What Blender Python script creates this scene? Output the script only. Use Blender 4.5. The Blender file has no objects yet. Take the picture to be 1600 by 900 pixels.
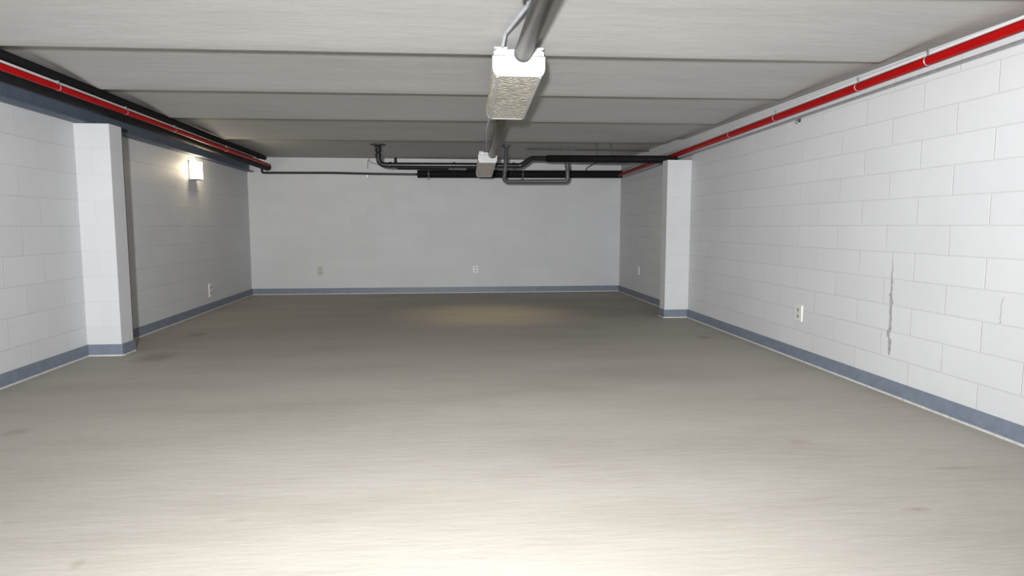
import bpy, bmesh, math, random
from mathutils import Vector, Matrix
random.seed(4)
S = bpy.context.scene
C = S.collection
PI = math.pi

# ------------------------------------------------------------------ materials
def mat(name, color, rough=0.6, metal=0.0, emit=None, emit_strength=0.0, spec=0.5):
    m = bpy.data.materials.new(name); m.use_nodes = True
    b = m.node_tree.nodes['Principled BSDF']
    b.inputs['Base Color'].default_value = (*color, 1)
    b.inputs['Roughness'].default_value = rough
    b.inputs['Metallic'].default_value = metal
    b.inputs['Specular IOR Level'].default_value = spec
    if emit:
        b.inputs['Emission Color'].default_value = (*emit, 1)
        b.inputs['Emission Strength'].default_value = emit_strength
    return m

class G:
    """small helper for building node graphs"""
    def __init__(s, m):
        s.t = m.node_tree; s.n = s.t.nodes; s.bsdf = s.n['Principled BSDF']
        s.co = s.n.new('ShaderNodeTexCoord').outputs['Object']
    def link(s, a, b): s.t.links.new(a, b)
    def new(s, kind, **kw):
        n = s.n.new(kind)
        for k, v in kw.items(): setattr(n, k, v)
        return n
    def mapping(s, scale=(1,1,1), loc=(0,0,0), rot=(0,0,0), src=None):
        n = s.new('ShaderNodeMapping'); n.inputs['Scale'].default_value = scale
        n.inputs['Location'].default_value = loc; n.inputs['Rotation'].default_value = rot
        s.link(src or s.co, n.inputs['Vector']); return n.outputs['Vector']
    def noise(s, vec, scale, detail=4, rough=0.55):
        n = s.new('ShaderNodeTexNoise'); n.inputs['Scale'].default_value = scale
        n.inputs['Detail'].default_value = detail; n.inputs['Roughness'].default_value = rough
        s.link(vec, n.inputs['Vector']); return n.outputs['Fac']
    def ramp(s, fac, stops):
        n = s.new('ShaderNodeValToRGB'); e = n.color_ramp.elements
        while len(e) < len(stops): e.new(0.5)
        for k, (p, c) in enumerate(stops):
            e[k].position = p; e[k].color = (*c, 1) if len(c) == 3 else c
        s.link(fac, n.inputs['Fac']); return n.outputs['Color']
    def mix(s, a, b, fac, mode='MIX'):
        n = s.new('ShaderNodeMix', data_type='RGBA', blend_type=mode)
        for v, k in ((a, 6), (b, 7)):
            if isinstance(v, tuple): n.inputs[k].default_value = (*v, 1)
            else: s.link(v, n.inputs[k])
        if isinstance(fac, (int, float)): n.inputs[0].default_value = fac
        else: s.link(fac, n.inputs[0])
        return n.outputs[2]
    def math(s, op, a, b=0.0, c=None):
        n = s.new('ShaderNodeMath', operation=op)
        for k, v in enumerate((a, b, c)):
            if v is None: continue
            if isinstance(v, (int, float)): n.inputs[k].default_value = v
            else: s.link(v, n.inputs[k])
        return n.outputs[0]
    def bump(s, h, strength, dist, prev=None):
        n = s.new('ShaderNodeBump'); n.inputs['Strength'].default_value = strength
        n.inputs['Distance'].default_value = dist; s.link(h, n.inputs['Height'])
        if prev is not None: s.link(prev, n.inputs['Normal'])
        return n.outputs['Normal']

def block_mat(name, axis, bw, rh, z0, u0, color, joint=0.9, strength=0.6):
    """painted concrete block: joints as bump plus a slightly dirtier joint colour"""
    m = mat(name, color, 0.55, spec=0.3); g = G(m)
    sep = g.new('ShaderNodeSeparateXYZ'); g.link(g.co, sep.inputs[0])
    com = g.new('ShaderNodeCombineXYZ')
    u = g.math('ADD', sep.outputs['X' if axis == 'x' else 'Y'], -u0 + 40*bw)
    v = g.math('ADD', sep.outputs['Z'], -z0 + 20*rh)
    wob = g.noise(g.mapping((1,1,1)), 5, 3)
    wobs = g.math('MULTIPLY_ADD', wob, 0.006, -0.003)
    g.link(g.math('ADD', u, wobs), com.inputs[0]); g.link(g.math('ADD', v, wobs), com.inputs[1])
    br = g.new('ShaderNodeTexBrick', offset=0.5, offset_frequency=2, squash=1.0)
    br.inputs['Scale'].default_value = 1; br.inputs['Brick Width'].default_value = bw
    br.inputs['Row Height'].default_value = rh; br.inputs['Mortar Size'].default_value = 0.0045
    br.inputs['Mortar Smooth'].default_value = 0.6; br.inputs['Bias'].default_value = 0
    br.inputs['Color1'].default_value = (1,1,1,1); br.inputs['Color2'].default_value = (.965,.965,.97,1)
    br.inputs['Mortar'].default_value = (joint, joint, joint*.99, 1)
    g.link(com.outputs[0], br.inputs['Vector'])
    big = g.ramp(g.noise(g.mapping((1,1,1)), 1.3, 5), [(0.3, (.95,.95,.945)), (0.7, (1,1,1))])
    col = g.mix(color, br.outputs['Color'], 1.0, 'MULTIPLY')
    col = g.mix(col, big, 1.0, 'MULTIPLY')
    # scuffs and chipped paint close to the floor
    low = g.math('SUBTRACT', 0.62, sep.outputs['Z'])
    low = g.math('MULTIPLY', g.math('MAXIMUM', low, 0.0), 1.1)
    spots = g.ramp(g.noise(g.mapping((1,1,1.4)), 34, 6, 0.7), [(0.62, (0,0,0)), (0.72, (1,1,1))])
    fac = g.math('MULTIPLY', spots, low)
    col = g.mix(col, (.42,.40,.37), g.math('MULTIPLY', fac, 0.5))
    g.link(col, g.bsdf.inputs['Base Color'])
    n1 = g.bump(g.math('SUBTRACT', 1.0, br.outputs['Fac']), strength, 0.006)
    n2 = g.bump(g.noise(g.mapping(), 90, 4), 0.12, 0.004, n1)
    n3 = g.bump(g.noise(g.mapping(), 9, 3), 0.12, 0.01, n2)
    g.link(n3, g.bsdf.inputs['Normal'])
    return m

WALL = (.60, .605, .615)
m_wall_l = block_mat('painted block left', 'y', 0.52, 0.24, 0.04, 0.1, WALL, 0.935, 0.5)
m_wall_r = block_mat('painted block right', 'y', 0.60, 0.194, 0.079, 0.26, WALL, 0.935, 0.5)
m_wall_b = block_mat('painted block back', 'x', 0.56, 0.2, 0.05, 0.2, WALL, 0.975, 0.12)
m_pier_l = block_mat('painted block left pilaster', 'x', 0.9, 0.24, 0.04, 0.31, WALL, 0.95, 0.3)
m_pier_r = block_mat('painted block right pilaster', 'x', 0.9, 0.194, 0.079, 0.31, WALL, 0.95, 0.3)

def ceiling_mat():
    m = mat('off white ceiling paint', (.60,.59,.57), 0.75, spec=0.2); g = G(m)
    v = g.mapping((0.35, 1.6, 1))
    f = g.noise(v, 3.2, 7, 0.6)
    g.link(g.ramp(f, [(0.3, (.39,.384,.37)), (0.72, (.44,.434,.42))]), g.bsdf.inputs['Base Color'])
    n1 = g.bump(g.noise(g.mapping((0.6, 2.0, 1)), 5, 5, 0.6), 0.3, 0.012)
    n2 = g.bump(g.noise(g.mapping((0.6, 1.5, 1)), 60, 4), 0.2, 0.003, n1)
    g.link(n2, g.bsdf.inputs['Normal'])
    return m
m_ceil = ceiling_mat()

def floor_mat():
    m = mat('beige sealed concrete', (.60,.54,.46), 0.8, spec=0.12); g = G(m)
    f = g.noise(g.mapping((0.45, 1.5, 1), rot=(0,0,0.12)), 1.1, 8, 0.6)
    col = g.ramp(f, [(0.28, (.34,.317,.28)), (0.5, (.39,.365,.327)), (0.75, (.42,.396,.358))])
    st = g.noise(g.mapping((0.9, 7.0, 1), rot=(0,0,0.18)), 4.0, 7, 0.65)
    col = g.mix(col, g.ramp(st, [(0.3, (.86,.85,.83)), (0.55, (1,1,1)), (0.8, (1.0,1.0,1.0))]), 0.5, 'MULTIPLY')
    # isolated oval stains and a few scuffs
    for (x, y, rx, ry, a) in ((-2.76,6.29,.24,.30,.5), (-2.61,4.04,.09,.10,.35), (-2.87,7.56,.14,.2,.35), (-1.37,2.40,.035,.05,.3),
                              (2.04,2.52,.08,.03,.35), (2.01,3.41,.09,.06,.25), (2.84,6.83,.13,.14,.4), (2.6,2.95,.2,.03,.3),
                              (2.38,4.3,.3,.05,.2), (-.9,2.7,.06,.03,.2)):
        v = g.mapping((1/rx, 1/ry, 0), (-x/rx, -y/ry, 0))
        wob = g.new('ShaderNodeVectorMath', operation='LENGTH'); g.link(v, wob.inputs[0])
        d = g.math('ADD', wob.outputs['Value'], g.math('MULTIPLY_ADD', g.noise(g.mapping(), 16, 4), 0.9, -0.45))
        fac = g.math('MULTIPLY', g.math('MAXIMUM', g.math('SUBTRACT', 1.0, d), 0.0), a*1.4)
        col = g.mix(col, (.20,.165,.13), g.math('MINIMUM', fac, a))
    g.link(col, g.bsdf.inputs['Base Color'])
    g.link(g.ramp(f, [(0.3, (.68,.68,.68)), (0.7, (.8,.8,.8))]), g.bsdf.inputs['Roughness'])
    n1 = g.bump(g.noise(g.mapping((0.7, 3.5, 1), rot=(0,0,0.16)), 7, 7, 0.65), 0.22, 0.01)
    n2 = g.bump(g.noise(g.mapping(), 70, 3), 0.1, 0.002, n1)
    g.link(n2, g.bsdf.inputs['Normal'])
    return m
m_floor = floor_mat()

def speckled(name, color, rough, amount=0.12, scale=14, metal=0.0, spec=0.5, bump=0.05):
    m = mat(name, color, rough, metal, spec=spec); g = G(m)
    f = g.noise(g.mapping(), scale, 5, 0.6)
    lo = tuple(c*(1-amount) for c in color); hi = tuple(min(1, c*(1+amount)) for c in color)
    g.link(g.ramp(f, [(0.3, lo), (0.7, hi)]), g.bsdf.inputs['Base Color'])
    g.link(g.bump(g.noise(g.mapping(), scale*3, 3), bump, 0.004), g.bsdf.inputs['Normal'])
    return m
m_base = speckled('blue grey skirting paint', (.165,.195,.245), 0.45)
m_caulk = speckled('pale sealant edge', (.55,.54,.52), 0.7, 0.2, 30)
m_beam = speckled('blue grey steel paint', (.10,.125,.165), 0.5)
m_black = speckled('black pipe insulation', (.009,.009,.010), 0.7, 0.3, 20, spec=0.12)
m_iron = speckled('black iron pipe', (.016,.016,.017), 0.3, 0.3, 30)
m_grey_pipe = speckled('dark grey plastic pipe', (.075,.08,.088), 0.4, 0.2, 25)
m_red = speckled('red sprinkler pipe paint', (.33,.0015,.002), 0.5, 0.12, 8, spec=0.15)
m_white_pipe = speckled('white painted conduit', (.68,.68,.67), 0.5, 0.06)
m_steel = speckled('galvanised conduit', (.42,.43,.45), 0.38, 0.12, 20, metal=0.6)
m_duct = speckled('dull steel pipe', (.10,.092,.074), 0.42, 0.15, 9, metal=0.5)
m_cable = speckled('grey flexible cable', (.42,.44,.47), 0.5)
m_white = speckled('white enamel', (.50,.50,.49), 0.35, 0.03)
m_plate = speckled('white plastic', (.68,.67,.63), 0.35, 0.02)
m_beige_plate = speckled('beige plastic', (.50,.48,.43), 0.4, 0.02)
m_socket = mat('socket slots', (.05,.045,.04), 0.6)
m_socket_face = mat('grey socket face', (.42,.41,.385), 0.45)
m_crack = speckled('dark crack filler', (.33,.325,.325), 0.9, 0.25, 40)
m_shade_strip = mat('dark shade strip', (.05,.05,.05), 0.9)  # near-black for the modelled shade line on the left pilaster
m_bright = mat('bright zinc', (.75,.74,.72), 0.25, 0.8)
m_glow = mat('lit lamp glass', (.9,.88,.8), 0.4, emit=(1.0, .87, .62), emit_strength=14.0)
m_brass = mat('grey lamp metal', (.35,.34,.32), 0.4, 0.6)

def lens_mat():
    m = mat('prismatic acrylic', (.66,.63,.55), 0.38); g = G(m)
    v = g.new('ShaderNodeTexVoronoi', distance='CHEBYCHEV'); v.inputs['Scale'].default_value = 26
    v.inputs['Randomness'].default_value = 0.55
    g.link(g.mapping((1, 1, 1), rot=(0, 0, PI/4)), v.inputs['Vector'])
    g.link(g.ramp(v.outputs['Distance'], [(0.1, (.78,.75,.67)), (0.5, (.46,.43,.36))]), g.bsdf.inputs['Base Color'])
    g.link(g.bump(v.outputs['Distance'], 1.0, 0.02), g.bsdf.inputs['Normal'])
    return m
m_lens = lens_mat()

# ------------------------------------------------------------------ mesh helpers
def root_loc(p):
    v = Vector((0,0,0))
    while p is not None: v += p.location; p = p.parent
    return v

def obj(name, bm, m, parent=None, smooth=None, bevel=0.0):
    """link a bmesh (in world coordinates) as ONE mesh object"""
    if bevel:
        bmesh.ops.bevel(bm, geom=[e for e in bm.edges if len(e.link_faces) == 2 and e.calc_face_angle(0) > 0.6],
                        offset=bevel, segments=2, profile=0.6, affect='EDGES')
    bmesh.ops.recalc_face_normals(bm, faces=bm.faces)
    me = bpy.data.meshes.new(name)
    off = root_loc(parent)
    bmesh.ops.translate(bm, verts=bm.verts, vec=-off)
    bm.to_mesh(me); bm.free()
    for mm in (m if isinstance(m, (list, tuple)) else [m]): me.materials.append(mm)
    if smooth:
        for p in me.polygons: p.use_smooth = True
        me.set_sharp_from_angle(angle=math.radians(smooth))
    o = bpy.data.objects.new(name, me); C.objects.link(o)
    if parent: o.parent = parent
    return o

def tag(o, label, cat, group=None, kind=None):
    o['label'] = label; o['category'] = cat
    if group: o['group'] = group
    if kind: o['kind'] = kind
    return o

def thing(name, label, cat, loc, group=None, kind=None):
    o = bpy.data.objects.new(name, None); C.objects.link(o)
    o.location = loc; o.empty_display_size = 0.1
    return tag(o, label, cat, group, kind)

def box(bm, x0, x1, y0, y1, z0, z1, mi=0):
    v = [bm.verts.new(p) for p in ((x0,y0,z0),(x1,y0,z0),(x1,y1,z0),(x0,y1,z0),(x0,y0,z1),(x1,y0,z1),(x1,y1,z1),(x0,y1,z1))]
    for f in ((3,2,1,0),(4,5,6,7),(0,1,5,4),(1,2,6,5),(2,3,7,6),(3,0,4,7)):
        bm.faces.new([v[i] for i in f]).material_index = mi
    return v

def prism(bm, base, h0, h1, mi=0):
    """vertical prism over a plan polygon"""
    a = [bm.verts.new((x, y, h0)) for x, y in base]; b = [bm.verts.new((x, y, h1)) for x, y in base]
    n = len(base)
    bm.faces.new(list(reversed(a))).material_index = mi; bm.faces.new(b).material_index = mi
    for i in range(n): bm.faces.new((a[i], a[(i+1)%n], b[(i+1)%n], b[i])).material_index = mi

def loft(bm, rings, cap=True, mi=0):
    vs = [[bm.verts.new(p) for p in r] for r in rings]
    n = len(vs[0])
    for a, b in zip(vs, vs[1:]):
        for i in range(n): bm.faces.new((a[i], a[(i+1)%n], b[(i+1)%n], b[i])).material_index = mi
    if cap:
        bm.faces.new(list(reversed(vs[0]))).material_index = mi; bm.faces.new(vs[-1]).material_index = mi

def path(pts, R=0.0, n=8):
    """polyline with its corners rounded to radius R"""
    pts = [Vector(p) for p in pts]; out = [pts[0]]
    for i in range(1, len(pts)-1):
        a, b, c = pts[i-1], pts[i], pts[i+1]
        u, w = (a-b), (c-b); lu, lw = u.length, w.length; u.normalize(); w.normalize()
        ang = u.angle(w)
        if R <= 0 or ang > 3.12: out.append(b); continue
        d = min(R/math.tan(ang/2), lu*0.49, lw*0.49)
        p0, p1 = b + u*d, b + w*d
        for k in range(n+1):
            t = k/n
            out.append(p0*(1-t)**2 + b*(2*t*(1-t)) + p1*t*t)
    out.append(pts[-1]); return out

def tube(bm, pts, r, R=0.0, seg=16, ends='flat', mi=0):
    P = path(pts, R); N = len(P)
    tang = []
    for i in range(N):
        t = (P[min(i+1, N-1)] - P[max(i-1, 0)]).normalized(); tang.append(t)
    ref = Vector((0,0,1)) if abs(tang[0].z) < 0.9 else Vector((1,0,0))
    u = tang[0].cross(ref).normalized(); rings = []
    def ring(c, u, t, rr):
        w = t.cross(u).normalized()
        return [c + (u*math.cos(2*PI*k/seg) + w*math.sin(2*PI*k/seg))*rr for k in range(seg)]
    for i in range(N):
        t = tang[i]; u = (u - t*u.dot(t)).normalized()
        if i == 0:
            if ends in ('round', 'roundstart'):
                for a in (80, 60, 40, 20): rings.append(ring(P[0] - t*r*math.sin(math.radians(a)), u, t, r*math.cos(math.radians(a))))
            else: rings.append(ring(P[0] - t*0.0, u, t, r*0.93)); P0 = P[0] + t*min(0.07*r, .004); rings.append(ring(P0, u, t, r)); continue
        if i == N-1:
            if ends in ('round', 'roundend'):
                rings.append(ring(P[i], u, t, r))
                for a in (20, 40, 60, 80): rings.append(ring(P[i] + t*r*math.sin(math.radians(a)), u, t, r*math.cos(math.radians(a))))
            else: rings.append(ring(P[i] - t*min(0.07*r, .004), u, t, r)); rings.append(ring(P[i], u, t, r*0.93))
            continue
        rings.append(ring(P[i], u, t, r))
    loft(bm, rings, mi=mi)

def lathe(bm, c, prof, axis='z', seg=24):
    """profile of (radius, offset along axis)"""
    rings = []
    for r, h in prof:
        ring = []
        for k in range(seg):
            a = 2*PI*k/seg; p, q = r*math.cos(a), r*math.sin(a)
            ring.append(Vector(c) + Vector({'z': (p, q, h), 'y': (q, h, p), 'x': (h, p, q)}[axis]))
        rings.append(ring)
    loft(bm, rings)

def BM(): return bmesh.new()

# ------------------------------------------------------------------ the room
Y0, YB = -3.6, 11.88            # open (garage door) end behind the camera, back wall
RX = 3.232                      # right wall face
def lx(y): return -3.33 - 0.0164*y   # left wall face runs very slightly outwards
ZT = 2.62

bm = BM(); box(bm, -4.0, 3.7, Y0-1.5, YB+.3, -.2, 0)
o = obj('floor', bm, m_floor); tag(o, 'beige sealed concrete garage floor with faint streaks', 'floor', kind='structure')
bm = BM(); prism(bm, [(lx(Y0), Y0), (lx(YB), YB), (lx(YB)-.25, YB), (lx(Y0)-.25, Y0)], 0, ZT)
wl = obj('wall_left', bm, m_wall_l); tag(wl, 'white painted block wall on the left', 'wall', kind='structure')
bm = BM(); box(bm, RX, RX+.25, Y0, YB, 0, ZT)
wr = obj('wall_right', bm, m_wall_r); tag(wr, 'white painted block wall on the right', 'wall', kind='structure')
bm = BM(); box(bm, lx(YB)-.25, RX+.25, YB, YB+.2, 0, ZT)
o = obj('wall_back', bm, m_wall_b); tag(o, 'smooth white wall at the far end', 'wall', kind='structure')

# ceiling: shallow transverse ribs, each soffit curving down to a lip and stepping back up
def build_ceiling():
    bm = BM()
    lips = [-3.4, -2.1, -.8, .55, 1.85, 3.13, 4.38, 5.69, 7.10, 8.76]
    TOP, LIP = 2.462, 2.370
    prof = []
    for k, y in enumerate(lips):
        prof.append((y - 0.012, 1.0, k)); prof.append((y, 1.0, k)); prof.append((y + 0.006, 0.97, k)); prof.append((y + 0.03, 0.07, k)); prof.append((y + 0.06, 0.0, k))
        if k + 1 < len(lips):
            y2 = lips[k+1]; n = 14
            for i in range(1, n):
                t = i/n; yy = y + 0.06 + (y2 - 0.03 - y - 0.06)*t
                prof.append((yy, (t**2.3)*0.985, k))
    prof.append((9.6, 0.02, 9)); prof.append((10.6, 0.06, 9)); prof.append((YB, 0.12, 9))
    prof.insert(0, (Y0, 0.9, 0))
    xs = [lx(YB)-.2, -3.25, -3.08, -3.0] + [-2.98 + .03*i for i in range(1, 6)] + [-2.7, -2.2, -1.5, -.8, 0, .8, 1.5, 2.2, 2.8, 2.92] + [2.95+.03*i for i in range(0, 6)] + [3.14, RX+.2]
    def fade(x, y):
        a = min(1, max(0, (x + 2.99 + 0.0164*(y-5))/0.14)); b = min(1, max(0, (3.125 - x)/0.15))
        s = min(a, b); return s*s*(3-2*s)
    grid = []
    for (y, h, k) in prof:
        row = []
        for x in xs:
            if y < 8.75:
                e = max(0, min(1, (abs(x + .05) - 1.9)/1.05)); amp = .082 + (.006*e*e if x < 0 else -.032*e*e)
                z = LIP + amp*(1 - h); z += ((TOP if x < 0 else 2.42) - z)*(1 - fade(x, y))
            else: z = TOP - (TOP-LIP)*h*(fade(x, y) if y < 9 else 1)
            row.append(bm.verts.new((x, y - 0.028*x, z)))
        grid.append(row)
    for v in grid[0]: v.co.y = Y0
    for v in grid[-1]: v.co.y = YB + .02
    for a, b in zip(grid, grid[1:]):
        for i in range(len(xs)-1): bm.faces.new((a[i], a[i+1], b[i+1], b[i]))
    # slab body above
    top = [[bm.verts.new((x, y, 2.75)) for x in (xs[0], xs[-1])] for y in (Y0, YB+.02)]
    bm.faces.new((top[0][0], top[1][0], top[1][1], top[0][1]))
    bm.faces.new([top[0][1], top[0][0]] + grid[0]); bm.faces.new([top[1][0], top[1][1]] + list(reversed(grid[-1])))
    bm.faces.new([top[0][0], top[1][0]] + [r[0] for r in reversed(grid)])
    bm.faces.new([top[1][1], top[0][1]] + [r[-1] for r in grid])
    o = obj('ceiling', bm, m_ceil, smooth=50)
    tag(o, 'off-white ribbed concrete ceiling', 'ceiling', kind='structure')
build_ceiling()

# pilasters
LP0, LP1, LPX = 6.40, 6.63, -3.125      # left pilaster: front, back, face
bm = BM(); prism(bm, [(lx(LP0), LP0), (LPX, LP0), (LPX, LP1), (lx(LP1), LP1)], 0, 2.185)
o = obj('wall_pilaster_left', bm, m_pier_l, bevel=.004)
tag(o, 'white painted block pilaster on the left wall under the steel beam', 'pilaster', kind='structure')
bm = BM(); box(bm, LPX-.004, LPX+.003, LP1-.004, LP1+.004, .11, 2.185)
obj('shade_strip', bm, m_shade_strip, o)  # thin dark strip standing in for the shade line at the back edge
RP0, RP1, RPX = 8.35, 8.55, 2.905
bm = BM(); box(bm, RPX, RX, RP0, RP1, 0, 2.11)
o = obj('wall_pilaster_right', bm, m_pier_r, bevel=.004)
tag(o, 'white painted block pilaster on the right wall with a black pipe passing over it', 'pilaster', kind='structure')

# skirtings: painted band with a paler sealant edge along the floor
BH, BT = .112, .012
def skirting(name, runs, label):
    bm = BM()
    for (a, b, n) in runs:              # a, b: plan points on the wall face, n: outward plan normal
        a, b, n = Vector(a), Vector(b), Vector(n).normalized()
        d = (b - a).normalized()
        a1, b1 = a - d*0.0, b + d*0.0
        q = lambda t: [tuple(a1), tuple(b1), tuple(b1 + n*t), tuple(a1 + n*t)]
        prism(bm, q(BT), .013, BH, 0); prism(bm, q(BT + .007), 0.0, .014, 1)
    o = obj(name, bm, [m_base, m_caulk]); tag(o, label, 'skirting', kind='structure')
nl = (1, .0164)
skirting('baseboard_left', [((lx(Y0), Y0), (lx(LP0), LP0), nl),
                            ((lx(LP0), LP0), (LPX + BT, LP0), (0, -1)), ((LPX, LP0), (LPX, LP1), (1, 0)), ((lx(LP1), LP1), (LPX + BT, LP1), (0, 1)),
                            ((lx(LP1), LP1), (lx(YB), YB), nl)], 'blue-grey painted skirting along the left wall and its pilaster')
skirting('baseboard_right', [((RX, Y0), (RX, RP0), (-1, 0)), ((RX, RP0), (RPX - BT, RP0), (0, -1)), ((RPX, RP0), (RPX, RP1), (-1, 0)),
                             ((RX, RP1), (RPX - BT, RP1), (0, 1)), ((RX, RP1), (RX, YB), (-1, 0))], 'blue-grey painted skirting along the right wall and its pilaster')
skirting('baseboard_back', [((lx(YB), YB), (RX, YB), (0, -1))], 'blue-grey painted skirting along the far wall')

# cracks in the right wall paint
def crack(name, pts, label):
    bm = BM(); L, R = [], []
    for (y, z, w) in pts:
        L.append((y - w*random.uniform(.35, .65), z)); R.append((y + w*random.uniform(.35, .65), z))
    poly = L + list(reversed(R))
    n = len(pts)
    va = [[bm.verts.new((RX - .0015, p[0], p[1])) for p in s] for s in (L, R)]
    vb = [[bm.verts.new((RX + .002, p[0], p[1])) for p in s] for s in (L, R)]
    for i in range(n-1):
        bm.faces.new((va[0][i], va[0][i+1], va[1][i+1], va[1][i]))
        bm.faces.new((va[0][i], vb[0][i], vb[0][i+1], va[0][i+1])); bm.faces.new((va[1][i], va[1][i+1], vb[1][i+1], vb[1][i]))
    o = obj(name, bm, m_crack, wr); o['label'] = label
ps = []
for i in range(40):
    z = 1.05 - (1.05 - .29)*i/39
    w = .005 + .028*min(1, max(0, (1.0 - z)/.28))
    if z < .36: w *= max(.25, (z - .26)/.1)
    y = 4.376 - .02*i/39 + .002*math.sin(i*.9) + random.uniform(-.003, .003) + (.018 if .42 < z < .48 else 0)
    ps.append((y, z, w*random.uniform(.7, 1.15)))
crack('wall_crack', ps, 'long dark vertical crack')
ps = [(3.412 + (.018*min(1, (.83 - z)/.05)) + random.uniform(-.003, .003), z, .004 if z > .675 else .016) for z in [.83 - .009*i for i in range(19)]]
crack('wall_crack', ps, 'short thin crack')

# ------------------------------------------------------------------ steel beam on the left wall
bm = BM()
for (o0, o1, z0, z1) in ((0.0, .12, 2.190, 2.206), (.02, .04, 2.206, 2.42), (0.0, .12, 2.42, 2.435)):
    prism(bm, [(lx(Y0)+o0, Y0), (lx(Y0)+o1, Y0), (lx(YB-.01)+o1, YB-.01), (lx(YB-.01)+o0, YB-.01)], z0, z1)
prism(bm, [(lx(Y0)+.07, Y0), (lx(Y0)+.076, Y0), (lx(YB-.01)+.076, YB-.01), (lx(YB-.01)+.07, YB-.01)], 2.186, 2.191)
o = obj('steel_beam', bm, m_beam); tag(o, 'blue-grey painted steel beam along the top of the left wall', 'beam', kind='thing')

# ------------------------------------------------------------------ pipes along the left
def L(y, off, z): return (lx(y) + off, y, z)
yA = Y0 + .2
YE = 11.70
t = thing('insulated_pipe', 'thick black insulated pipe behind the left red pipe, rounded at its far end', 'pipe', L(yA, .30, 2.25), 'pipes along the left wall')
bm = BM(); tube(bm, [L(yA, .305, 2.318), L(7.0, .305, 2.312), L(11.70, .39, 2.262)], .062, seg=24, ends='roundend'); obj('pipe_body', bm, m_black, t, smooth=50)
t = thing('insulated_pipe', 'black insulated pipe nearest the ceiling on the left, above the red pipe', 'pipe', L(yA, .35, 2.37), 'pipes along the left wall')
bm = BM(); tube(bm, [L(yA, .352, 2.412), L(11.6, .37, 2.412)], .036, seg=20, ends='roundend'); obj('pipe_body', bm, m_black, t, smooth=50)
bm = BM(); tube(bm, [L(11.3, .352, 2.412), L(11.36, .352, 2.412)], .041, seg=20); obj('pipe_band', bm, m_iron, t, smooth=50)
t = thing('sprinkler_pipe', 'red sprinkler pipe running along the left wall between black pipes', 'pipe', L(yA, .41, 2.28), 'red sprinkler pipes')
bm = BM(); tube(bm, [L(yA, .412, 2.312), L(7.0, .42, 2.308), L(11.4, .487, 2.272)], .025, seg=20, ends='roundend'); obj('pipe_body', bm, m_red, t, smooth=50)
for y in (2.6, 4.0, 5.41, 6.5, 7.6, 9.3, 10.6):
    q = max(0, (y-7)/4.4); p = min(1, (y+3.4)/10.4)
    c = Vector(L(y, .412 + .008*p + .067*q, 2.312 - .004*p - .036*q))
    bm = BM(); tube(bm, [c + Vector((0, -.005, 0)), c + Vector((0, .005, 0))], .0268, seg=20)
    box(bm, c.x-.004, c.x+.012, c.y-.008, c.y+.008, c.z+.026, c.z+.05)
    obj('clamp', bm, m_steel, t, smooth=40)
t = thing('conduit', 'thin pale grey conduit lying directly above the left red pipe', 'conduit', L(yA, .40, 2.34))
bm = BM(); tube(bm, [L(yA, .405, 2.353), L(10.9, .405, 2.349)], .0095, seg=12); obj('pipe_body', bm, m_white_pipe, t, smooth=50)

# ------------------------------------------------------------------ pipes along the right
RZ = [(Y0+.2, 2.345), (3.3, 2.335), (5.07, 2.294), (8.25, 2.228), (11.66, 2.172)]
def rz(y, T=RZ):
    for (a, za), (b, zb) in zip(T, T[1:]):
        if y <= b: return za + (zb-za)*(y-a)/(b-a)
    return T[-1][1]
t = thing('sprinkler_pipe', 'bright red sprinkler pipe running along the top of the right wall', 'pipe', (3.142, RZ[0][0], 2.3), 'red sprinkler pipes')
bm = BM(); tube(bm, [(3.142, y, z) for y, z in RZ], .030, seg=24); obj('pipe_body', bm, m_red, t, smooth=50)
for y in (2.9, 4.03, 4.75, 6.0, 7.0, 9.4):
    c = Vector((3.142, y, rz(y)))
    bm = BM(); tube(bm, [c + Vector((0, -.005, 0)), c + Vector((0, .005, 0))], .0325, seg=24)
    box(bm, c.x-.004, c.x+.004, c.y-.006, c.y+.006, c.z+.031, c.z+.075)
    obj('clamp', bm, m_steel, t, smooth=40)
t = thing('conduit', 'white conduit above the red pipe on the right wall', 'conduit', (3.19, Y0+.2, 2.4))
WZ = [(Y0+.2, 2.402), (3.36, 2.389), (5.14, 2.352), (8.1, 2.30), (11.6, 2.255)]
bm = BM(); tube(bm, [(3.176, y, z) for y, z in WZ], .0115, seg=12); obj('pipe_body', bm, m_white_pipe, t, smooth=50)
t = thing('conduit', 'grey metal conduit on the right wall just below the red pipe', 'conduit', (3.22, Y0+.2, 2.25))
CZ = [(Y0+.2, 2.30), (3.39, 2.272), (5.2, 2.241), (8.25, 2.182), (11.6, 2.125)]
bm = BM(); tube(bm, [(3.2185, y, z) for y, z in CZ], .0125, seg=14); obj('pipe_body', bm, m_steel, t, smooth=50)
bm = BM(); box(bm, 3.224, RX, 5.70, 5.74, 2.19, 2.235); tube(bm, [(3.226, 5.72, 2.21), (3.20, 5.72, 2.205), (3.19, 5.72, 2.19), (3.195, 5.72, 2.178), (3.21, 5.72, 2.178)], .004, R=.008, seg=8)
o = obj('wall_hook', bm, m_grey_pipe, smooth=40); tag(o, 'small metal hook on the right wall below the grey conduit', 'hook')

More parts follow.
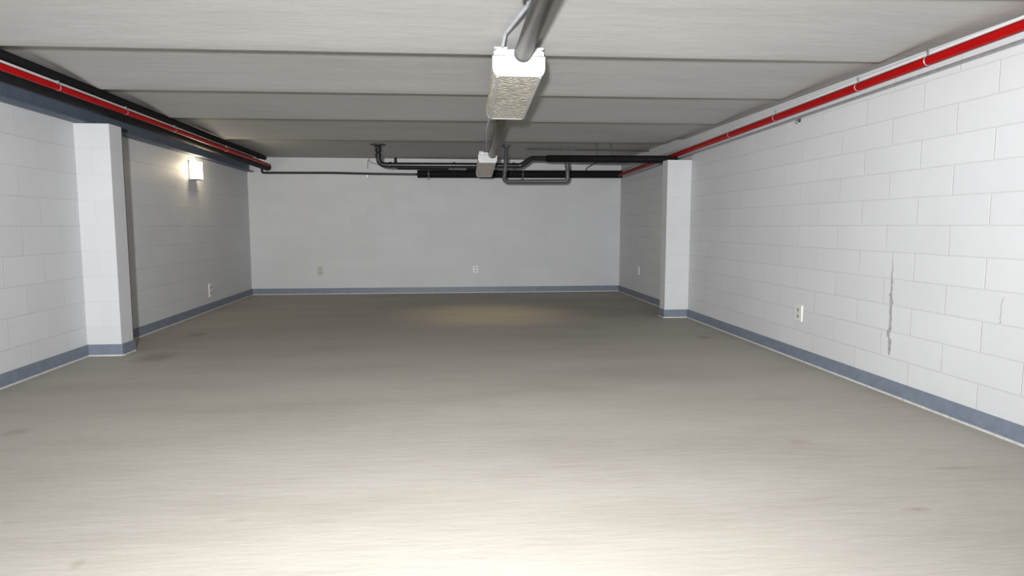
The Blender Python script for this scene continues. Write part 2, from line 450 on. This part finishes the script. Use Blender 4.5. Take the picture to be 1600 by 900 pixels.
# ------------------------------------------------------------------ centre: light fixtures on the hanging pipe
def lerp(a, b, t): return a + (b-a)*t
def fixture(label, y1, y2, x1, x2, zb1, zb2, w, h, group):
    def at(u, v, y):                      # u across (-.5..5), v up from lens bottom (0..1)
        t = (y-y1)/(y2-y1); return Vector((lerp(x1, x2, t) + u*w, y, lerp(zb1, zb2, t) + v*h))
    t = thing('fluorescent_light', label, 'ceiling light', at(0, 0, y1), group)
    cap = .022*(y2-y1)/1.4
    def sect(y, sc, v0=0.0, v1=.70):
        q = []
        pts = [(-.5, v1), (-.5, .30), (-.485, .17), (-.455, .07), (-.42, .02), (-.38, v0), (.38, v0), (.42, .02), (.455, .07), (.485, .17), (.5, .30), (.5, v1)]
        return [at(u*sc, v if v > .3 else .3 + (v-.3)*sc, y) for u, v in pts]
    bm = BM(); loft(bm, [sect(lerp(y1+cap, y2-cap, k/6), .985, .02) for k in range(7)]); obj('lens', bm, m_lens, t, smooth=40)
    for ya, yb in ((y1, y1+cap), (y2-cap, y2)):
        bm = BM(); loft(bm, [sect(lerp(ya, yb, .0), .985), sect(lerp(ya, yb, .15), 1.0), sect(lerp(ya, yb, .85), 1.0), sect(yb, .985)]); obj('end_cap', bm, m_white, t, smooth=40)
    for u0, u1 in ((-.425, -.375), (.375, .425)):
        bm = BM(); rr = lambda y: [at(u0, -.008, y), at(u1, -.008, y), at(u1, .06, y), at(u0, .06, y)]
        loft(bm, [rr(y1+cap), rr(y2-cap)]); obj('lens_rim', bm, m_white, t)
    bm = BM()                             # upper metal tray
    ring = lambda y: [at(u, v, y) for u, v in ((-.47, .725), (.47, .725), (.47, .86), (.40, .93), (-.40, .93), (-.47, .86))]
    loft(bm, [ring(y1+.004), ring(y2-.004)]); obj('housing', bm, m_white, t)
    for ya, yb in ((y1-.002, y1+.10), (y2-.10, y2-.006)):
        for u0, u1 in ((-.46, -.22), (.26, .46)):
            bm = BM(); ring2 = lambda y: [at(u, v, y) for u, v in ((u0, .93), (u1, .93), (u1, 1.0), (u0, 1.0))]; loft(bm, [ring2(ya), ring2(yb)])
            obj('mounting_bracket', bm, m_white, t)
    for u in (-.30, .36):
        bm = BM(); c = at(u, .78, y1); lathe(bm, c, [(.009*w/.33, -.004), (.009*w/.33, 0.004)], 'y', 10); obj('screw', bm, m_steel, t)
    return t
fixture('long white fluorescent light with a ribbed lens, nearest on the ceiling', 4.10, 5.50, .452, .500, 2.172, 2.134, .335, .178, 'fluorescent lights in a row')
fixture('small white fluorescent light far back, in front of the black pipes', 8.50, 9.70, .526, .548, 2.064, 1.968, .25, .145, 'fluorescent lights in a row')

def big_pipe(label, a, b, r, shadow_rings):
    t = thing('steel_pipe', label, 'pipe', a, 'steel pipe sections linking the lights')
    bm = BM(); tube(bm, [a, b], r, seg=32); obj('pipe_body', bm, m_duct, t, smooth=50)
    a, b = Vector(a), Vector(b); d = (b-a).normalized()
    for s in shadow_rings:
        c = lerp(a, b, s); bm = BM(); tube(bm, [c - d*.012, c + d*.012], r*1.06, seg=32)
        obj('shadow_ring', bm, m_grey_pipe, t, smooth=50)  # dark ring added in place of the shadow around the pipe end
    return t, d
t, d = big_pipe('dull steel pipe running overhead into the near end of the long fluorescent light', (.40, -1.2, 2.312), (.476, 4.095, 2.312), .053, (.997,))
bm = BM(); box(bm, .36, .40, 3.20, 3.235, 2.345, 2.455); obj('hanger', bm, m_bright, t)
t, d = big_pipe('dull steel pipe between the long near fluorescent light and the small far one', (.482, 5.505, 2.245), (.590, 8.494, 2.176), .053, (.003, .997))
bm = BM(); box(bm, .425, .445, 6.02, 6.045, 2.24, 2.44); obj('hanger', bm, m_bright, t)

t = thing('cable', 'grey flexible cable bending from the overhead pipe to the long fluorescent light', 'cable', (.35, 4.09, 2.36))
bm = BM(); tube(bm, [(.40, 2.6, 2.372), (.425, 3.45, 2.385), (.392, 3.68, 2.386), (.352, 3.94, 2.385), (.349, 4.06, 2.355), (.349, 4.112, 2.349)], .011, R=.08, seg=12); obj('cable_body', bm, m_cable, t, smooth=60)
t = thing('cable', 'thin grey cable beside the steel pipe leading to the small far light', 'cable', (.54, 8.48, 2.197))
bm = BM(); tube(bm, [(.418, 5.62, 2.285), (.405, 6.2, 2.27), (.402, 6.7, 2.22), (.455, 7.6, 2.19), (.505, 8.3, 2.20), (.53, 8.47, 2.196)], .008, R=.2, seg=10); obj('cable_body', bm, m_cable, t, smooth=60)

# ------------------------------------------------------------------ pipes at the far end
t = thing('drain_pipe', 'black iron drain pipe dropping from a ceiling flange and running right over the pilaster', 'pipe', (-1.036, 9.95, 2.46))
A = [(-1.036, 9.95, 2.452), (-1.036, 9.95, 2.156), (1.13, 9.95, 2.166), (1.28, 9.88, 2.270), (3.20, 8.815, 2.166)]
bm = BM(); tube(bm, A, .040, R=.11, seg=20); obj('pipe_body', bm, m_iron, t, smooth=50)
bm = BM(); lathe(bm, (-1.036, 9.95, 2.40), [(.05, 0), (.055, .02), (.09, .036), (.115, .042), (.115, .055)]); obj('ceiling_flange', bm, m_iron, t, smooth=40)
for z in (2.375, 2.30):
    bm = BM(); lathe(bm, (-1.036, 9.95, z), [(.044, -.018), (.049, -.014), (.049, .014), (.044, .018)]); obj('coupling', bm, m_iron, t, smooth=40)
for x in (-.86, .1, 1.02):
    bm = BM(); lathe(bm, (x, 9.95, 2.156 + (x+1.036)*.0046), [(.044, -.02), (.049, -.016), (.049, .016), (.044, .02)], 'x'); obj('coupling', bm, m_iron, t, smooth=40)
B0, B1 = Vector(A[3]), Vector(A[4]); dB = (B1-B0).normalized()
bm = BM(); tube(bm, [B0 + dB*.25, B1], .052, seg=20); obj('insulation_sleeve', bm, m_black, t, smooth=50)
for s in (.47, .57):
    c = lerp(B0, B1, s); bm = BM(); tube(bm, [c + Vector((0, 0, .045)), (c.x, c.y, 2.458)], .006, seg=8); obj('hanger_rod', bm, m_grey_pipe, t, smooth=50)

t = thing('branch_pipe', 'thin black pipe dropping at the far wall and running under the drain pipe', 'pipe', (-.92, 11.7, 2.45))
bm = BM(); tube(bm, [(-.918, 11.70, 2.444), (-.918, 11.70, 2.262), (.72, 11.70, 2.263), (.72, 11.878, 2.263)], .023, R=.07, seg=16); obj('pipe_body', bm, m_iron, t, smooth=50)
bm = BM(); lathe(bm, (-.918, 11.70, 2.35), [(.027, -.03), (.032, -.025), (.032, .025), (.027, .03)]); obj('coupling', bm, m_iron, t, smooth=40)
bm = BM(); lathe(bm, (.18, 11.70, 2.263), [(.0235, -.16), (.026, -.15), (.026, .15), (.0235, .16)], 'x'); o = obj('pipe_marker', bm, m_steel, t, smooth=40); o['label'] = 'shiny silver pipe marker'

t = thing('conduit', 'thin black conduit sagging slightly along the top of the far wall', 'conduit', (-3.29, 11.79, 2.17))
bm = BM(); tube(bm, [(-3.255, 11.80, 2.236), (-3.25, 11.80, 2.172), (-2.6, 11.80, 2.176), (-2.03, 11.80, 2.18), (-1.3, 11.80, 2.168), (-.6, 11.80, 2.164), (-.545, 11.80, 2.166)], .020, R=.05, seg=14); obj('pipe_body', bm, m_iron, t, smooth=60)
bm = BM(); box(bm, -1.44, -1.405, 11.775, 11.88, 2.10, 2.148); obj('wall_clip', bm, m_steel, t)
t = thing('insulated_pipe', 'thick black insulated pipe along the far wall, its left end blunt', 'pipe', (-.545, 11.79, 2.1))
bm = BM(); tube(bm, [(-.54, 11.795, 2.172), (3.228, 11.795, 2.196)], .070, seg=24); obj('pipe_body', bm, m_black, t, smooth=50)
for x in (-.34, 1.37, 2.2):
    zc = 2.172 + (x+.54)*.0064
    bm = BM(); lathe(bm, (x, 11.795, zc), [(.0705, -.012), (.073, -.01), (.073, .01), (.0705, .012)], 'x'); box(bm, x-.018, x+.018, 11.76, 11.879, zc-.095, zc-.06); obj('clamp', bm, m_grey_pipe, t, smooth=40)

t = thing('trap_pipe', 'grey U-shaped pipe hanging below the black drain pipe at the far end', 'pipe', (.89, 9.85, 2.45))
bm = BM(); tube(bm, [(.893, 9.852, 2.45), (.880, 9.852, 2.13), (.852, 9.840, 1.914), (1.796, 9.590, 1.908), (1.782, 9.566, 2.19)], .030, R=.055, seg=18); obj('pipe_body', bm, m_grey_pipe, t, smooth=50)
bm = BM(); lathe(bm, (.893, 9.852, 2.435), [(.034, -.02), (.055, -.006), (.06, .0), (.06, .02)]); obj('ceiling_flange', bm, m_grey_pipe, t, smooth=40)
for (c, a) in (((.873, 9.849, 2.09), 'z'), ((1.785, 9.572, 2.13), 'z')):
    bm = BM(); lathe(bm, c, [(.032, -.03), (.038, -.026), (.038, .026), (.032, .03)], a); obj('coupling', bm, m_grey_pipe, t, smooth=40)

t = thing('conduit', 'thin grey conduit fixed to the ceiling above the black drain pipe', 'conduit', (1.25, 10.2, 2.44))
bm = BM(); tube(bm, [(1.23, 10.0, 2.42), (1.34, 10.10, 2.436), (3.2, 10.10, 2.43)], .012, R=.08, seg=10); obj('pipe_body', bm, m_grey_pipe, t, smooth=50)
bm = BM(); box(bm, 1.80, 2.0, 10.06, 10.14, 2.425, 2.455); obj('junction_box', bm, m_grey_pipe, t, bevel=.004)
t = thing('cable', 'thin dark cable curving above the far insulated pipe at right', 'cable', (2.55, 11.8, 2.28))
bm = BM(); tube(bm, [(2.545, 11.80, 2.268), (2.55, 11.72, 2.30), (2.66, 11.55, 2.375), (2.9, 11.45, 2.435), (3.0, 11.45, 2.438)], .008, R=.1, seg=8); obj('cable_body', bm, m_iron, t, smooth=60)
t = thing('loose_wire', 'loose wire looped at the top of the far wall, left of the drain pipe', 'wire', (-1.41, 11.85, 2.44))
bm = BM(); tube(bm, [(-1.40, 11.86, 2.45), (-1.39, 11.84, 2.40), (-1.35, 11.83, 2.365), (-1.26, 11.83, 2.34), (-1.10, 11.84, 2.335)], .0045, R=.04, seg=8)
tube(bm, [(-1.41, 11.86, 2.42), (-1.425, 11.85, 2.36), (-1.42, 11.85, 2.31), (-1.432, 11.85, 2.262)], .0045, R=.03, seg=8); obj('wire_body', bm, m_iron, t, smooth=60)

# ------------------------------------------------------------------ lit wall lamp
yc, zc = 9.27, 1.995
xw = lx(yc)
t = thing('wall_lamp', 'lit square wall lamp glowing warm white on the left wall', 'wall lamp', (xw, yc, zc - .13))
bm = BM(); box(bm, xw - .006, xw + .016, yc - .125, yc + .125, zc - .13, zc + .13); obj('back_plate', bm, m_brass, t, bevel=.003)
bm = BM(); N = 10
def lamp_ring(z, s=1.0):
    return [(xw + .016, yc - .115*s, z)] + [(xw + .05 + .075*s*math.sin(PI*k/N)**.7, yc - .115*s*math.cos(PI*k/N), z) for k in range(N+1)] + [(xw + .016, yc + .115*s, z)]
loft(bm, [lamp_ring(zc - .115), lamp_ring(zc + .115)]); obj('glass_shade', bm, m_glow, t, smooth=40)
for a, b, nm in ((-.128, -.116, 'bottom_rim'),):
    bm = BM(); loft(bm, [lamp_ring(zc + a, 1.04), lamp_ring(zc + b, 1.04)]); obj(nm, bm, m_brass, t)

# ------------------------------------------------------------------ power outlets
def outlet(label, c, n, w, h, face, plate=None):
    """c: centre on the wall face, n: wall normal"""
    c, n = Vector(c), Vector(n).normalized(); u = Vector((0,0,1)).cross(n).normalized(); z = Vector((0,0,1))
    t = thing('power_outlet', label, 'power outlet', c, 'power outlets on the walls')
    def blk(cx, cz, ww, hh, d0, d1, bm):
        r = lambda d, s=1: [c + n*d + u*(cx + sx*ww/2*s) + z*(cz + sz*hh/2*s) for sx, sz in ((-1,-1),(1,-1),(1,1),(-1,1))]
        loft(bm, [r(d0), r(lerp(d0, d1, .6)), r(d1, .95)])
    bm = BM(); blk(0, 0, w, h, -.002, .011, bm); obj('cover_plate', bm, plate or m_plate, t)
    for s in (-1, 1):
        bm = BM(); cz = s*h*.2; rr = min(w*.27, h*.15)
        ring = lambda d: [c + n*d + u*(rr*math.cos(2*PI*k/20)) + z*(cz + max(-rr*.78, min(rr*.78, rr*math.sin(2*PI*k/20)))) for k in range(20)]
        loft(bm, [ring(.009), ring(.0135)]); so = obj('socket', bm, face, t)
        bm = BM()
        for sx in (-1, 1): blk(sx*rr*.42, cz + rr*.15, rr*.22, rr*.62, .012, .0145, bm)
        blk(0, cz - rr*.5, rr*.3, rr*.3, .012, .0145, bm)
        obj('slots', bm, m_socket, so)
    bm = BM(); ring = lambda d: [c + n*d + u*(.006*math.cos(2*PI*k/10)) + z*(.006*math.sin(2*PI*k/10)) for k in range(10)]
    loft(bm, [ring(.009), ring(.0125)]); obj('screw', bm, m_steel, t)
outlet('white power outlet on the right wall in front of the pilaster, nearest of all', (RX, 5.59, .437), (-1, 0, 0), .115, .15, m_socket_face)
outlet('power outlet on the right wall beyond the pilaster', (RX, 10.66, .478), (-1, 0, 0), .12, .14, m_socket_face)
outlet('beige power outlet at the left of the far wall', (-2.314, YB, .427), (0, -1, 0), .105, .17, m_socket_face, m_beige_plate)
outlet('small white power outlet near the middle of the far wall', (.50, YB, .44), (0, -1, 0), .095, .13, m_socket_face)
outlet('power outlet low on the left wall beneath the lit lamp', (lx(9.76), 9.76, .30), (1, .0164, 0), .12, .20, m_socket_face)

# ------------------------------------------------------------------ light
W = bpy.data.worlds.new('daylight'); S.world = W; W.use_nodes = True
bg = W.node_tree.nodes['Background']; bg.inputs['Color'].default_value = (.86, .93, 1.0, 1); bg.inputs['Strength'].default_value = 0.06

def light(name, kind, loc, energy, color, **kw):
    d = bpy.data.lights.new(name, kind); d.energy = energy; d.color = color
    for k, v in kw.items(): setattr(d, k, v)
    o = bpy.data.objects.new(name, d); C.objects.link(o); o.location = loc; return o
# photographer's strobe, held up to the left behind the camera
fl = light('strobe', 'SPOT', (-.26, -.62, 1.36), 2480, (.97, .985, 1.0), spot_size=math.radians(130), spot_blend=1.0, shadow_soft_size=.08)
fl.rotation_euler = (math.radians(98.5), 0, math.radians(-6))
# the wall lamp's own bulb throws light on the wall and beam
light('lamp_bulb', 'POINT', (xw + .17, yc, zc + .03), 9, (1.0, .82, .52), shadow_soft_size=.06)

# the small far ceiling light throws a faint warm pool on the floor beneath it
light('far_light_tube', 'SPOT', (.54, 8.95, 1.97), 36, (1.0, .80, .42), spot_size=math.radians(82), spot_blend=1.0, shadow_soft_size=.1)

# ------------------------------------------------------------------ camera
cd = bpy.data.cameras.new('camera'); cam = bpy.data.objects.new('camera', cd); C.objects.link(cam)
cd.sensor_width = 36; cd.lens = 22.5; cd.clip_start = .05; cd.clip_end = 100
cam.location = (0, 0, 1.24)
cam.rotation_euler = (PI/2 - math.atan(.097), 0, -math.atan(.100/1.0047))
S.camera = cam
vs = S.view_settings; vs.view_transform = 'Standard'; vs.look = 'None'; vs.gamma = 1; vs.exposure = 0.0; vs.use_curve_mapping = False
S.cycles.max_bounces = 10; S.cycles.diffuse_bounces = 8
